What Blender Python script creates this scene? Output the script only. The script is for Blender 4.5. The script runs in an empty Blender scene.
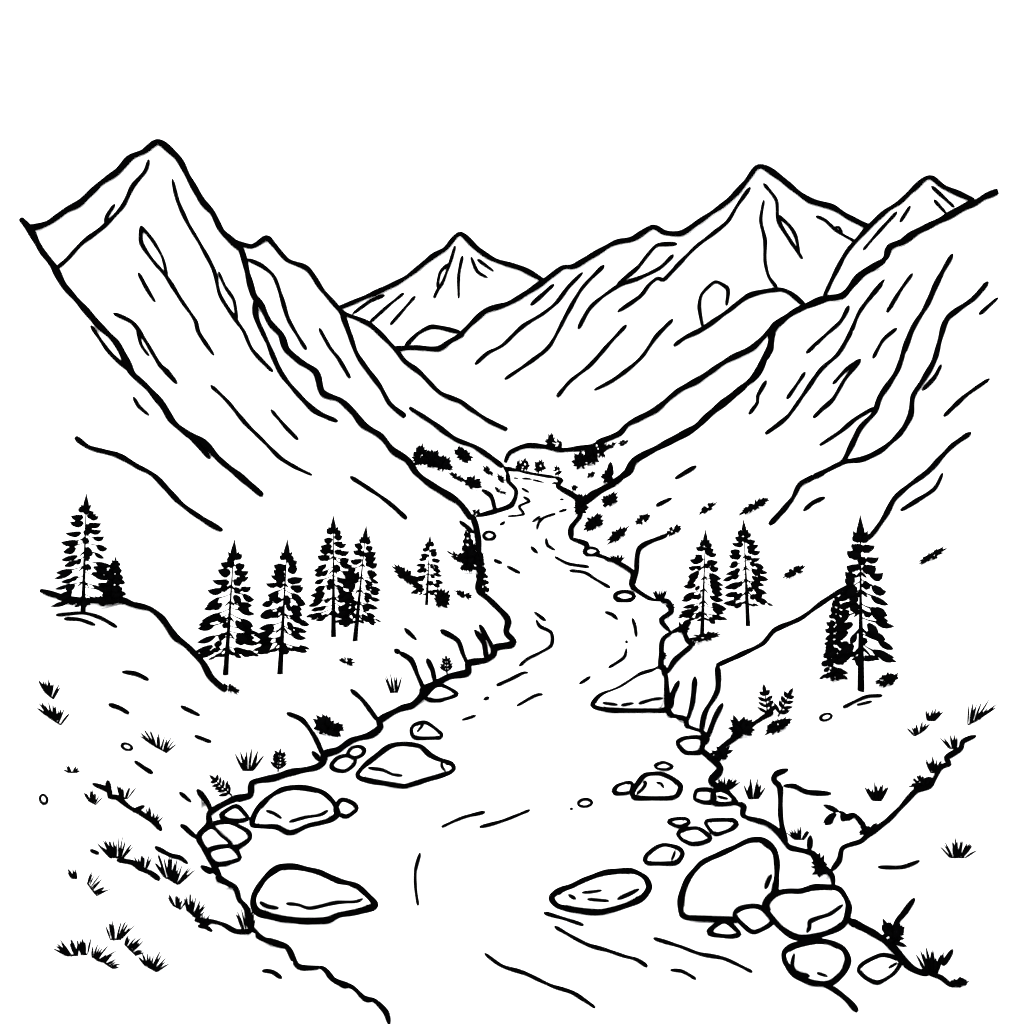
import bpy, math, random
from mathutils import Vector
from mathutils.bvhtree import BVHTree

sc = bpy.context.scene
C = sc.collection
R = math.radians

# ------------------------------------------------------------------ camera
H_CAM, F, PITCH = 20.0, 1000.0, math.atan(0.082)
cd = bpy.data.cameras.new('camera'); cam = bpy.data.objects.new('camera', cd); C.objects.link(cam)
cam.location = (0, 0, H_CAM); cam.rotation_euler = (math.pi/2-PITCH, 0, 0)
cd.sensor_width = 36; cd.lens = 36*F/1024; cd.clip_start = .5; cd.clip_end = 20000
sc.camera = cam
# ------------------------------------------------------------------ sky and sun (bright hazy noon, exposed for the shade)
w = bpy.data.worlds.new('World'); sc.world = w; w.use_nodes = True
nt = w.node_tree; nt.nodes.clear()
sk = nt.nodes.new('ShaderNodeTexSky'); sk.sky_type = 'NISHITA'; sk.sun_disc = False
sk.sun_elevation = R(55); sk.sun_rotation = R(200); sk.air_density = 1.0; sk.dust_density = 1.0; sk.ozone_density = 0.3
bg = nt.nodes.new('ShaderNodeBackground'); bg.inputs[1].default_value = .15
ow = nt.nodes.new('ShaderNodeOutputWorld')
mx = nt.nodes.new('ShaderNodeMix'); mx.data_type = 'RGBA'; mx.inputs[0].default_value = .92     # near-total bright cloud cover
mx.inputs[7].default_value = (9.0, 9.0, 9.0, 1); nt.links.new(sk.outputs[0], mx.inputs[6])
nt.links.new(mx.outputs[2], bg.inputs[0]); nt.links.new(bg.outputs[0], ow.inputs[0])
sl = bpy.data.lights.new('sun', 'SUN'); sl.energy = 1.2; sl.angle = R(12); sl.color = (1, .97, .92)
so = bpy.data.objects.new('sun', sl); C.objects.link(so); so.rotation_euler = (R(35), 0, R(-20))
sc.view_settings.view_transform = 'Standard'; sc.view_settings.look = 'None'
sc.view_settings.gamma = 1; sc.view_settings.exposure = 1.5

# ------------------------------------------------------------------ materials
def mat(name, col, rough, nscale, amt):
    m = bpy.data.materials.new(name); m.use_nodes = True
    n = m.node_tree.nodes; l = m.node_tree.links; b = n['Principled BSDF']
    tx = n.new('ShaderNodeTexNoise'); tx.inputs['Scale'].default_value = nscale
    tc = n.new('ShaderNodeTexCoord'); l.new(tc.outputs['Object'], tx.inputs['Vector'])
    rp = n.new('ShaderNodeValToRGB')
    rp.color_ramp.elements[0].color = tuple(c*(1-amt) for c in col)+(1,)
    rp.color_ramp.elements[1].color = tuple(col)+(1,)
    l.new(tx.outputs['Fac'], rp.inputs['Fac']); l.new(rp.outputs[0], b.inputs['Base Color'])
    b.inputs['Roughness'].default_value = rough
    b.inputs['Specular IOR Level'].default_value = 0.0
    return m
PAPER = mat('white_chalk', (.88, .88, .88), .9, .2, .04)
WATER = mat('white_water', (.88, .88, .885), .7, .1, .03)
STONE = mat('white_stone', (.87, .87, .87), .9, 2, .05)
INK = mat('black_ink', (.0004, .0004, .00045), 1, 3, .4)
LEAFINK = mat('black_foliage', (.0007, .0007, .0008), 1, 3, .5)

# ------------------------------------------------------------------ geometry helpers
LOG = []
FW = Vector((0, math.cos(PITCH), -math.sin(PITCH))); UP = Vector((0, math.sin(PITCH), math.cos(PITCH))); RT = Vector((1, 0, 0))
O = Vector((0, 0, H_CAM))
def ray(px, py): return FW + RT*((px-512)/F) + UP*((512-py)/F)          # unit depth ray
def unp(px, py, Y): d = ray(px, py); return O + d*(Y/d.y)
def yplane(px, py, z=0.0): d = ray(px, py); return (z-H_CAM)/d.z*d.y
def depth(P): return (P-O).dot(FW)
def q(ox, oy, pts, s=4.0): return [(ox+a/s, oy+b/s) for a, b in pts]
rnd = random.Random(7)

class MB:
    def __init__(s): s.v = []; s.f = []; s.m = []; s.mats = []
    def mi(s, m):
        if m not in s.mats: s.mats.append(m)
        return s.mats.index(m)
    def add(s, vs, fs, m):
        o = len(s.v); k = s.mi(m); s.v += [tuple(v) for v in vs]
        for f in fs: s.f.append(tuple(o+i for i in f)); s.m.append(k)
    def tube(s, P, rad, m=INK, n=8, closed=False):
        """round tube through 3D points with a radius each"""
        N = len(P)
        if N < 2: return
        vs = []; fs = []; up = None
        for i in range(N):
            if closed: t = P[(i+1) % N]-P[i-1]
            else: t = P[min(i+1, N-1)]-P[max(i-1, 0)]
            if t.length < 1e-9: t = Vector((1, 0, 0))
            t.normalize()
            if up is None: up = t.orthogonal().normalized()
            u = up-t*up.dot(t)
            if u.length < 1e-5: u = t.orthogonal()
            u.normalize(); v = t.cross(u); up = u
            for k in range(n):
                a = 2*math.pi*k/n; vs.append(P[i]+(u*math.cos(a)+v*math.sin(a))*rad[i])
        for i in range(N if closed else N-1):
            j = (i+1) % N
            off = 0
            if closed and j == 0:      # match the twist at the seam
                off = min(range(n), key=lambda o: (vs[i*n]-vs[o]).length)
            for k in range(n):
                a, b = i*n+k, i*n+(k+1) % n
                fs.append((a, b, j*n+(k+1+off) % n, j*n+(k+off) % n))
        if not closed:
            fs.append(tuple(range(n-1, -1, -1))); fs.append(tuple((N-1)*n+k for k in range(n)))
        s.add(vs, fs, m)
    def leaf(s, a, b, r, sag=0.0, m=None, n=6):
        """pointed blade or leaf from a to b, widest a third of the way"""
        m = m or LEAFINK
        P = []; rad = []
        for i in range(6):
            t = i/5; p = a.lerp(b, t); p.z -= sag*math.sin(math.pi*t)
            P.append(p); rad.append(r*max(.10, math.sin(math.pi*min(1, .12+t*.88))**.75) if t < 1 else r*.1)
        s.tube(P, rad, m, n)
    def build(s, name, parent=None, smooth=True):
        me = bpy.data.meshes.new(name); me.from_pydata(s.v, [], s.f); me.update()
        for m in s.mats: me.materials.append(m)
        me.polygons.foreach_set('material_index', s.m)
        me.polygons.foreach_set('use_smooth', [smooth]*len(s.f))
        o = bpy.data.objects.new(name, me); C.objects.link(o)
        if parent: o.parent = parent
        return o
    def build_at(s, name, loc, parent=None):
        loc = Vector(loc); s.v = [tuple(Vector(v)-loc) for v in s.v]
        o = s.build(name, parent)
        if not parent: o.location = loc
        return o
def tag(o, label, cat=None, group=None, kind=None):
    if label: o['label'] = label
    if cat: o['category'] = cat
    if group: o['group'] = group
    if kind: o['kind'] = kind
    return o

def smooth(pts, step=3.0, closed=False):
    """Catmull-Rom through pixel points, resampled"""
    n = len(pts); out = []
    P = [Vector((p[0], p[1], p[2] if len(p) > 2 else 0)) for p in pts]
    segs = n if closed else n-1
    for i in range(segs):
        if closed: a, b, c, d = P[i-1], P[i], P[(i+1) % n], P[(i+2) % n]
        else: a, b, c, d = P[max(i-1, 0)], P[i], P[i+1], P[min(i+2, n-1)]
        k = max(2, int((c-b).length/step)+1)
        for j in range(k):
            t = j/k; t2 = t*t; t3 = t2*t
            ta = (c-a)*.42; tb = (d-b)*.42
            L = (c-b).length
            for tt in (ta, tb):
                if tt.length > L*1.2: tt *= L*1.2/tt.length
            out.append(b*(2*t3-3*t2+1)+ta*(t3-2*t2+t)+c*(-2*t3+3*t2)+tb*(t3-t2))
    if not closed: out.append(P[-1])
    return out
def widths(S, w, closed=False, ends=.55, seed=None):
    r = random.Random(seed if seed is not None else int(S[0][0]*7+S[0][1]*13))
    L = [0]
    for i in range(1, len(S)): L.append(L[-1]+(Vector(S[i][:2])-Vector(S[i-1][:2])).length)
    w = w*1.12+(.95 if w < 4.3 else .5)   # the ink spreads a little beyond its centre line
    p1, p2 = r.random()*6, r.random()*6
    T = L[-1] or 1; out = []
    for l in L:
        k = 1+.10*math.sin(l/9+p1)+.07*math.sin(l/3.7+p2)
        if not closed:
            e = min(l, T-l); tl = min(w*.9, T*.3)
            if e < tl: k *= ends+(1-ends)*math.sin(math.pi/2*e/tl)
        out.append(w*k)
    return out

def curve3(pts, Ys, step=3.0):
    """pixel polyline + distances spread evenly along it -> dense (px,py,1/Y)"""
    S = smooth(pts, step); L = [0]
    for i in range(1, len(S)): L.append(L[-1]+(S[i]-S[i-1]).length)
    out = []
    for p, l in zip(S, L):
        t = l/L[-1]*(len(Ys)-1); k = min(int(t), len(Ys)-2); f = t-k
        out.append((p.x, p.y, (1-f)/Ys[k]+f/Ys[k+1]))
    return out
def shore(pts, z=0.02): return [(x, y, 1/yplane(x, y, z)) for x, y in [(p.x, p.y) for p in smooth(pts)]]
def mixc(pts):
    """polyline whose points carry their own distance (None = on the water)"""
    S = smooth([(x, y, 1000/(Y if Y else yplane(x, y, .02))) for x, y, Y in pts])
    return [(p.x, p.y, p.z/1000) for p in S]
def resample(c, n):
    L = [0]
    for i in range(1, len(c)): L.append(L[-1]+math.hypot(c[i][0]-c[i-1][0], c[i][1]-c[i-1][1]))
    out = []; k = 0
    for j in range(n):
        l = L[-1]*j/(n-1)
        while k < len(L)-2 and L[k+1] < l: k += 1
        f = (l-L[k])/max(1e-9, L[k+1]-L[k]); f = min(1, max(0, f))
        out.append(Vector([c[k][i]*(1-f)+c[k+1][i]*f for i in range(3)]))
    return out

class Land: pass
LANDS = []
def land(name, label, top, bottom, left, right, mat_=PAPER, n=70, cat='mountain', drop='lrt', bulge=0.0):
    T, B = resample(top, n), resample(bottom, n); L, Rr = resample(left, n), resample(right, n)
    grid = []
    for j in range(n):
        v = j/(n-1); row = []
        for i in range(n):
            u = i/(n-1)
            p = T[i]*(1-v)+B[i]*v+L[j]*(1-u)+Rr[j]*u-(T[0]*(1-u)*(1-v)+T[-1]*u*(1-v)+B[0]*(1-u)*v+B[-1]*u*v)
            row.append(unp(p.x, p.y, 1/max(p.z, 1e-5)))
        grid.append(row)
    mb = MB(); vs = [p for r in grid for p in r]; fs = []
    for j in range(n-1):
        for i in range(n-1): fs.append((j*n+i, (j+1)*n+i, (j+1)*n+i+1, j*n+i+1))
    mb.add(vs, fs, mat_)
    def skirt(idx, back):
        P = [vs[i] for i in idx]; a = []; b = []
        for p in P:
            d = Vector((p.x, p.y, 0)).normalized() if back != 'side' else Vector((-1, .08, 0)); h = max(p.z, 0)
            if back: a.append(p+d*(h*.6+1)+Vector((0, 0, -h*.35-.2))); b.append(Vector((p.x, p.y, 0))+d*(h*1.7+3)+Vector((0, 0, -3)))
            else: a.append(Vector((p.x, p.y, p.z-1-h*.5))); b.append(Vector((p.x, p.y, -3)))
        m = len(P)
        mb.add(P+a+b, [(i+k*m, i+1+k*m, i+1+(k+1)*m, i+(k+1)*m) for k in (0, 1) for i in range(m-1)], mat_)
    skirt([i for i in range(n)], 't' in drop)
    skirt([(n-1)*n+i for i in range(n)], False)
    skirt([j*n for j in range(n)], 'side' if 's' in drop else 'l' in drop)
    skirt([j*n+n-1 for j in range(n)], 'r' in drop)
    o = Land(); o.name = name; o.label = label; o.cat = cat; o.mb = mb
    o.bvh = BVHTree.FromPolygons([Vector(v) for v in mb.v], [f for f in mb.f])
    LANDS.append(o); return o
def hit(px, py):
    d = ray(px, py); dn = d.normalized(); best = None
    for L in LANDS:
        h = L.bvh.ray_cast(O, dn)
        if h[0] is not None and (best is None or h[3] < best[0]): best = (h[3], h[0], h[1], L)
    return best

# ------------------------------------------------------------------ terrain curves traced with their distances
g = {}
RIDGE_L = q(0,120,[(120,430),(190,412),(265,360),(320,330),(400,255),(470,205),(520,150),(575,125),(615,92),(633,85)])
RIDGE_R = q(0,120,[(633,85),(655,98),(715,155),(755,230),(810,325),(850,370),(885,440),(930,485),(965,520),(985,590)])+q(220,200,[(112,300),(135,380),(165,420),(200,490),(245,540),(265,595),(320,645),(385,690),(410,770),(480,800),(530,845),(575,900),(645,945),(690,1000)])+q(380,400,[(110,240),(145,290),(200,335),(310,405),(355,460),(380,495)])
EDGE_L = q(0,120,[(118,435),(165,520),(215,585),(255,660),(330,745),(395,820),(465,890),(515,985)])+q(40,360,[(370,55),(430,110),(490,180),(530,245),(590,295),(655,330),(720,400),(800,465),(885,537)])
g['ridgeL'] = curve3([(22,220)]+RIDGE_L[0:], [385,450])
g['ridgeR'] = curve3(RIDGE_R, [450,410,370,320,270,222])
g['edgeL'] = curve3([(22,220)]+EDGE_L, [385,340,260,190])
LB_CREST = q(40,360,[(147,313),(200,350),(310,380),(390,425),(460,465),(560,570),(650,635),(725,680)])
g['lb'] = curve3(LB_CREST, [205,185,150])
LC_CREST = q(0,480,[(165,443),(230,462),(280,478),(350,482),(420,478),(490,480),(530,497),(600,515),(650,555),(700,625),(750,665),(810,730),(845,790),(900,840)])
g['lc'] = curve3(LC_CREST, [86,84,80,74,66])
SH_L1 = q(380,400,[(385,510),(395,580),(395,640),(402,700),(395,760),(440,800),(510,875),(505,930),(540,963)])
SH_L2 = q(400,620,[(460,88),(440,100),(380,110),(375,135),(345,160),(275,172),(270,210),(200,225),(150,250),(95,275),(90,300),(50,340),(0,355)])+q(180,660,[(800,240),(800,270),(760,300),(690,320),(630,360),(580,375),(575,405),(540,430),(440,450),(380,470),(290,490),(280,540),(210,560),(120,610),(115,660),(65,710)])
SH_L3 = q(0,660,[(790,715),(830,780),(870,850)])+q(200,800,[(90,360),(160,400),(180,455),(215,500),(222,560),(245,600),(290,635),(395,670),(450,760),(560,770),(615,825),(700,860),(750,905),(800,920),(850,970),(865,1024)],1024/224)
# right
RA_TOP = q(768,140,[(920,205),(870,225),(830,250),(790,265),(700,315),(590,370),(540,405),(485,430),(465,480),(370,540),(300,620),(225,635),(150,665),(100,690),(30,740)])
D_LINE = q(640,140,[(530,750),(520,830),(495,885),(460,945),(385,1010)])+q(560,400,[(600,55),(540,110),(440,165),(300,240),(270,290),(200,340),(130,380),(100,410)])
g['ratop'] = curve3(RA_TOP, [350,365,390]); g['dline'] = curve3(D_LINE, [390,360,330,305])
U_LINE = q(640,140,[(530,750),(450,830),(350,880),(240,955),(150,1005)])+q(560,400,[(380,40),(275,95),(235,135),(165,165),(150,172)])
g['u'] = curve3(U_LINE, [490,480,450])
VH = q(560,400,[(150,172),(130,185),(60,195),(0,200)])+q(380,400,[(680,190),(590,182),(520,210),(500,250)])
g['vh'] = curve3(VH, [470,520,520])
SH_R1 = q(380,400,[(705,310),(725,325),(712,345),(770,380),(790,400),(800,460)])+q(560,400,[(45,510),(45,555),(105,575),(110,600),(160,625),(230,650),(290,690),(290,745),(370,800),(430,805),(445,845),(405,880),(440,925)])
SH_R2 = q(600,560,[(285,290),(250,320),(245,380),(245,430),(265,470),(265,570),(285,620),(340,635),(350,665),(405,685)])
SH_R3 = q(600,560,[(405,685),(425,715),(400,750),(480,830),(445,880),(460,900)])+q(600,740,[(500,200),(550,255),(575,265),(575,305),(660,330),(710,365),(745,415)])+q(768,740,[(90,430),(180,455),(215,500),(255,540),(262,585)])
RN_CREST = q(600,560,[(1010,95),(960,125),(890,170),(800,235),(700,280),(650,335),(560,380),(470,420)])
RN_SIDE = q(600,560,[(470,420),(470,520),(420,610),(405,685)])
g['rn'] = curve3(RN_CREST, [90,86,78])
RIM = q(768,740,[(320,720),(400,760),(450,790),(510,840),(560,900),(600,925),(640,935)])
# mountains
MR = q(220,200,[(700,595),(780,590),(870,595),(920,565),(965,540)])+q(440,200,[(90,530),(180,445),(270,415),(340,375),(415,325),(490,270),(535,265),(620,215),(700,170),(770,155),(850,108),(900,130),(965,132)])+q(640,140,[(230,330),(350,245),(420,170),(465,110),(500,110),(560,150),(640,215),(690,245),(770,268),(830,305),(915,348)])
g['mr'] = curve3(MR, [1100,1050,950,850])
MF = q(220,200,[(480,430),(600,380),(735,315),(850,225),(900,195),(960,135)])+q(440,200,[(150,195),(220,240),(330,275),(415,322)])
g['mf'] = curve3(MF, [1700,1600,1700])
M2 = q(220,200,[(45,160),(125,185),(185,152),(215,178),(270,240),(350,275),(410,360),(480,440),(490,460)])
g['m2'] = curve3(M2, [610,590,570])
M2E = q(220,200,[(490,460),(520,540),(545,610),(580,665),(640,745),(680,815),(738,863)])
g['m2e'] = curve3(M2E, [570,540,510])
M3 = q(220,200,[(480,440),(500,455),(600,498),(700,595),(740,645),(800,690),(880,770),(960,805)])+q(440,200,[(115,830),(190,880),(265,917)])
g['m3'] = curve3(M3, [760,680,600])
LD = q(380,400,[(120,32),(210,90),(300,155),(375,185),(430,220),(490,265)])
g['ld'] = curve3(LD, [475,455,440])
MP = q(768,140,[(225,625),(260,550),(310,455),(350,405),(400,350),(470,285),(530,245),(620,160),(655,150),(700,185),(760,212),(820,240)])
g['mp'] = curve3(MP, [520,580,600,560])
rev = lambda c: list(reversed(c))

# ------------------------------------------------------------------ land masses
land('far_mountain', 'pointed far mountain closing the valley between the left and right ranges',
     mixc([(300,320,1700)])+g['mf']+mixc([(600,320,1750)]), mixc([(300,428,1350),(600,428,1350)]),
     mixc([(300,320,1700),(300,428,1350)]), mixc([(600,320,1750),(600,428,1350)]))
land('back_right_mountain', 'broad central-right mountain whose long ridge climbs to a rounded peak above the valley',
     mixc([(360,352,1130),(380,350,1115)])+g['mr']+mixc([(930,270,830)]), mixc([(360,440,900),(600,436,800),(930,420,650)]),
     mixc([(360,352,1130),(360,440,900)]), mixc([(930,270,830),(930,420,650)]))
land('back_right_peak', 'small sharp peak rising behind the steep right slope',
     g['mp']+mixc([(1010,240,540)]), mixc([(800,400,470),(1010,380,460)]),
     mixc([(824,296,520),(810,340,490),(800,400,470)]), mixc([(1010,240,540),(1010,380,460)]))
land('back_left_ridge', 'low farthest spur sloping down from the left range to the valley floor',
     g['m3'], mixc([(300,420,600),(420,450,560),(506,470,540)]), mixc([(340,310,760),(300,420,600)]), mixc([(506,429,600),(508,450,560),(506,470,540)]))
land('middle_left_mountain', 'second left mountain ridge showing behind the tall left peak',
     mixc([(200,220,630),(225,233,615)])+g['m2'], mixc([(180,420,520),(300,450,500),(420,470,480)]),
     mixc([(200,220,630),(180,420,520)]), g['m2e']+mixc([(415,440,490),(420,470,480)]))
land('valley_head_hill', 'low rounded hill closing the head of the valley beyond the river',
     rev(g['vh']), mixc([(507,470,None),(545,475,None),(562,478,None)]), mixc([(505,462,520),(507,470,None)]), mixc([(598,443,470),(575,465,440),(562,478,None)]), cat='hill')
land('far_left_foothill', 'small bushy foothill on the far left bend of the river',
     g['ld'], mixc([(395,470,300),(430,510,None),(474,520,None)]),
     mixc([(410,408,475),(404,430,430),(395,470,300)]), mixc([(502,466,440),(508,478,None),(516,491,None),(511,505,None),(495,511,None),(476,516,None),(474,520,None)]), cat='hill')
land('far_right_foothill', 'bushy hillside dropping from the right range to the far river bend',
     mixc([(800,320,492),(785,322,491)])+g['u']+mixc([(585,462,435),(562,478,None)]), mixc([(800,420,450),(700,470,410),(625,508,350),(586,511,None)]),
     mixc([(800,320,492),(800,420,450)]), mixc([(562,478,None),(561,483,None),(558,487,None),(572,495,None),(578,500,None),(583,507,None),(586,511,None)]), cat='hill')
land('left_mountain', 'tallest left mountain with a peak and steep scored flank running down to the river',
     g['ridgeL'], mixc([(305,548,158),(340,545,165),(400,535,190),(475,524,None)]), g['edgeL']+mixc([(285,518,172),(305,548,158)]), g['ridgeR'], n=90, drop='trs')
land('right_mountain', 'steep right mountainside with a heavy crest line and long gullies',
     rev(mixc([(1090,150,335),(1040,172,345)])+g['ratop']+g['dline'][1:]+mixc([(580,517,None)])),
     mixc([(706,734,None),(712,700,82),(835,640,96),(960,610,105),(1090,600,112)]),
     shore([(580,517)]+SH_R1[5:]+SH_R2+[(706,734)]),
     mixc([(1090,150,335),(1090,350,230),(1090,600,112)]), n=90, drop='tr')
land('left_hill', 'tree-dotted left hillside between the mountain foot and the river',
     mixc([(-70,400,240),(40,425,215)])+g['lb']+mixc([(300,520,165),(400,522,195),(475,522,None)]),
     rev(shore(SH_L2[1:]+[(197,838)])), mixc([(-70,400,240),(-70,560,130),(30,625,98),(140,690,76),(197,838,None)]),
     shore(SH_L1), n=90, cat='hill', drop='t')
land('left_bank', 'grassy near left bank sloping down to the river',
     mixc([(-90,560,92),(20,588,87)])+g['lc'],
     mixc([(-90,1070,24),(200,1070,26),(420,1070,None)]), mixc([(-90,560,92),(-90,800,42),(-90,1070,24)]),
     mixc([(225,690,66),(226,720,61),(205,780,54),(196,838,None)])+shore(SH_L3+[(420,1070)]), n=90, cat='river bank', drop='t')
land('right_bank', 'near right bank under the big conifer, sloping down to the boulders',
     rev(mixc([(1090,560,98),(940,590,94)])+g['rn']), mixc([(835,888,None),(848,920,None),(868,930,None),(910,965,None),(1010,1010,None),(1090,1070,None)]),
     shore(RN_SIDE+SH_R3), mixc([(1090,560,98),(1090,800,50),(1090,1070,None)]), n=90, cat='river bank', drop='t')

# river: one sheet between (and a little under) the two banks
mb = MB()
LX = {1070:430,1024:390,925:252,838:200,790:222,760:320,712:395,690:440,640:512,600:480,520:475,508:505,490:515,472:505}
RX = {1070:1090,1024:1040,925:860,838:800,790:740,760:700,712:690,690:665,640:665,600:660,520:575,508:583,490:575,472:565}
L_, R_ = [], []
for y in LX:
    a = unp(LX[y], y, yplane(LX[y], y)); b = unp(RX[y], y, yplane(RX[y], y)); k = 3 if y > 480 else 8
    L_.append(a+Vector((-k, 0, 0))); R_.append(b+Vector((k, 0, 0)))
L_ = [Vector((L_[0].x, 5, 0))]+L_; R_ = [Vector((R_[0].x, 5, 0))]+R_
vs = []; NX = 12
for a, b in zip(L_, R_):
    for i in range(NX+1): vs.append(a.lerp(b, i/NX))
mb.add(vs, [(j*(NX+1)+i, j*(NX+1)+i+1, (j+1)*(NX+1)+i+1, (j+1)*(NX+1)+i) for j in range(len(L_)-1) for i in range(NX)], WATER)
RIV = Land(); RIV.name = 'river'; RIV.label = 'pale winding river flowing from the valley head to the foreground'; RIV.cat = 'river'; RIV.mb = mb
RIV.bvh = BVHTree.FromPolygons([Vector(v) for v in mb.v], mb.f); LANDS.append(RIV)
mb = MB(); G = 9000
mb.add([Vector((-G, -200, -.35)), Vector((G, -200, -.35)), Vector((G, 2*G, -.35)), Vector((-G, 2*G, -.35))], [(0,1,2,3)], PAPER)
GR = Land(); GR.name = 'ground'; GR.label = 'white valley floor reaching to the horizon'; GR.cat = 'ground'; GR.mb = mb
GR.bvh = BVHTree.FromPolygons([Vector(v) for v in mb.v], mb.f); LANDS.append(GR)
byname = {L.name: L for L in LANDS}

# ------------------------------------------------------------------ ink lines on the land (part of each land's own mesh)
def ink_curve(L, c, w, ends=.85):
    mb = byname[L].mb; W = widths([(p[0], p[1]) for p in c], w, ends=ends)
    P = [unp(p[0], p[1], 1/p[2]) for p in c]; rad = [depth(p)/F*ww/2 for p, ww in zip(P, W)]
    sh_ = []
    for p, r, cc, ww in zip(P, rad, c, W):          # rests on the shoulder of the crest instead of being sunk in it
        v = 2.2*r
        for ox, oy in ((0, 1), (.7, .7), (-.7, .7), (1, 0), (-1, 0)):
            h = hit(cc[0]+ox*ww*.55, cc[1]+oy*ww*.55)
            if h and h[3].name == L and depth(h[1]) > .8*depth(p): v = max(v, depth(p)-depth(h[1])+r)
        sh_.append(v)
    P = [p+(O-p).normalized()*(sum(sh_[max(0, i-2):i+3])/len(sh_[max(0, i-2):i+3])) for i, p in enumerate(P)]
    mb.tube(P, rad)
def lay(mb, pts, w, surf=None, ends=.55, closed=False):
    """lay a line on whatever surface stands there"""
    S = [(p.x, p.y) for p in smooth(pts, 2.5, closed)]; W = widths(S, w, closed, ends); P = []; rad = []; own = {}
    for (x, y), ww in zip(S, W):
        if surf is None: h = hit(x, y)
        else:
            r_ = surf.ray_cast(O, ray(x, y).normalized()); h = (r_[3], r_[0], r_[1], None) if r_[0] is not None else None
        if h is None:
            if surf is not None and P: P.append(unp(x, y, P[-1].y)); rad.append(depth(P[-1])/F*ww/2)
            continue
        d = ray(x, y).normalized(); r = depth(h[1])/F*ww/2
        c = max(.1, abs(d.dot(h[2]))); P.append(h[1]-d*(r*.95/c)); rad.append(r); own[h[3]] = own.get(h[3], 0)+1
    if len(P) < 2: LOG.append('LOST %s' % str(pts[0])); return
    ds = [depth(p) for p in P]; j = max(abs(1/a-1/b)*min(a, b) for a, b in zip(ds, ds[1:]))
    if j > .12: LOG.append(('JUMP %.2f' % j, pts[0], pts[-1], [k.name for k in own if k]))
    tgt = mb if mb is not None else max(own, key=lambda k: own[k]).mb
    tgt.tube(P, rad, closed=closed)
STROKES = []
def s(w, ox, oy, *lists, sc_=4.0):
    for l in lists: STROKES.append((q(ox, oy, l, sc_), w))
def px(w, *lists):
    for l in lists: STROKES.append((l, w))

for L, k, w_ in (('left_mountain','ridgeL',5.2),('left_mountain','ridgeR',5.8),('left_mountain','edgeL',6),('left_hill','lb',4.2),('left_bank','lc',5.4),
                 ('right_mountain','ratop',6.2),('right_mountain','dline',5.8),('far_right_foothill','u',5.4),('valley_head_hill','vh',4.4),
                 ('right_bank','rn',4.6),('back_right_mountain','mr',4.9),('far_mountain','mf',4.2),('middle_left_mountain','m2',4.6),
                 ('middle_left_mountain','m2e',4.8),('back_left_ridge','m3',4.4),('far_left_foothill','ld',4.6),('back_right_peak','mp',4.4)):
    ink_curve(L, g[k]+(g['dline'][1:5] if k == 'ratop' else []), w_)
# left mountain
s(3.2,0,120,[(595,160),(580,205),(530,265),(490,345),(415,425),(330,490),(270,555),(230,590)],[(690,238),(710,320),(750,410),(800,495),(855,600),(880,700),(940,795),(975,845),(1010,920),(1090,1005)],
  [(565,425),(565,490),(610,560),(665,625),(725,720),(780,800),(795,850),(855,940)],[(455,773),(530,810),(580,880),(640,980),(670,1005),(702,1045),(727,1053)][:5]+[(707,1052)])
s(2.6,0,120,[(458,338),(430,380),(420,415)],[(875,608),(900,665),(935,720),(948,800)],[(565,425),(610,480),(650,550),(668,625)],[(548,840),(565,900),(595,942)])
s(3.2,0,120,[(555,613),(585,670),(620,727)],[(365,825),(430,920),(480,970),(530,1010)],[(86,402),(118,440)])
s(3.2,40,360,[(375,150),(395,185),(435,220)],[(590,295),(640,350),(678,393)],[(685,103),(750,165),(820,250),(900,330),(960,390),(1024,430),(1088,460)],[(925,200),(985,270),(1032,318)],
  [(470,0),(500,45),(547,93)])
s(4.2,220,200,[(140,400),(145,470),(190,570),(250,700),(370,835),(470,885)])
s(3.4,220,200,[(110,237),(165,262),(215,305),(245,385),(275,480),(345,598)],[(398,515),(440,590),(475,635),(520,712)])
px(3.6,[(351,477),(365,486),(380,496),(393,506),(407,519)])
# far mountain
s(2.6,220,200,[(940,185),(920,250),(890,330),(870,360),(855,393)],[(970,225),(955,300),(955,393)],[(658,380),(600,405),(530,455)],[(735,372),(670,425),(600,488)],[(780,385),(680,500)])
s(2.2,220,200,[(912,255),(880,290),(868,350)]); s(2.5,440,200,[(125,228),(150,285),(190,310)],[(150,237),(215,285)])
s(3.6,220,200,[(740,585),(790,535),(840,508),(880,510),(965,530)])
# back right mountain
s(3.2,440,200,[(455,337),(410,378),(362,420)],[(570,290),(515,345),(465,410),(410,455),(330,505),(250,580),(190,612),(140,657)],[(655,262),(570,350),(510,450),(440,580),(370,640),(258,717)],
  [(948,175),(870,180),(830,220),(790,270),(730,320),(705,345)],[(932,220),(880,270),(800,310),(710,345),(605,425),(552,517)],[(745,500),(680,570),(600,660),(520,725),(467,788)],[(930,478),(865,545),(800,635),(700,715),(617,760)])
px(3.2, q(640,140,[(440,190),(390,260),(350,325),(290,375),(225,425),(160,490),(95,558),(70,552),(35,580)])+q(440,200,[(800,385),(710,447)]))
s(4,640,140,[(135,823),(180,790),(250,755),(350,685),(440,620),(555,598),(605,615),(660,662)])
s(2.9,640,140,[(250,745),(237,670),(245,620),(270,590),(300,567),(330,578),(352,600),(345,662)],[(495,242),(483,320),(500,400),(500,480),(515,545),(548,590)],[(495,175),(545,240),(553,320),(600,400),(650,475)])
s(2.5,640,140,[(553,300),(600,345),(625,390),(638,460)],[(705,305),(740,320),(790,365),(860,405)]); s(2,640,140,[(770,352),(795,348),(810,372)])
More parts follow.
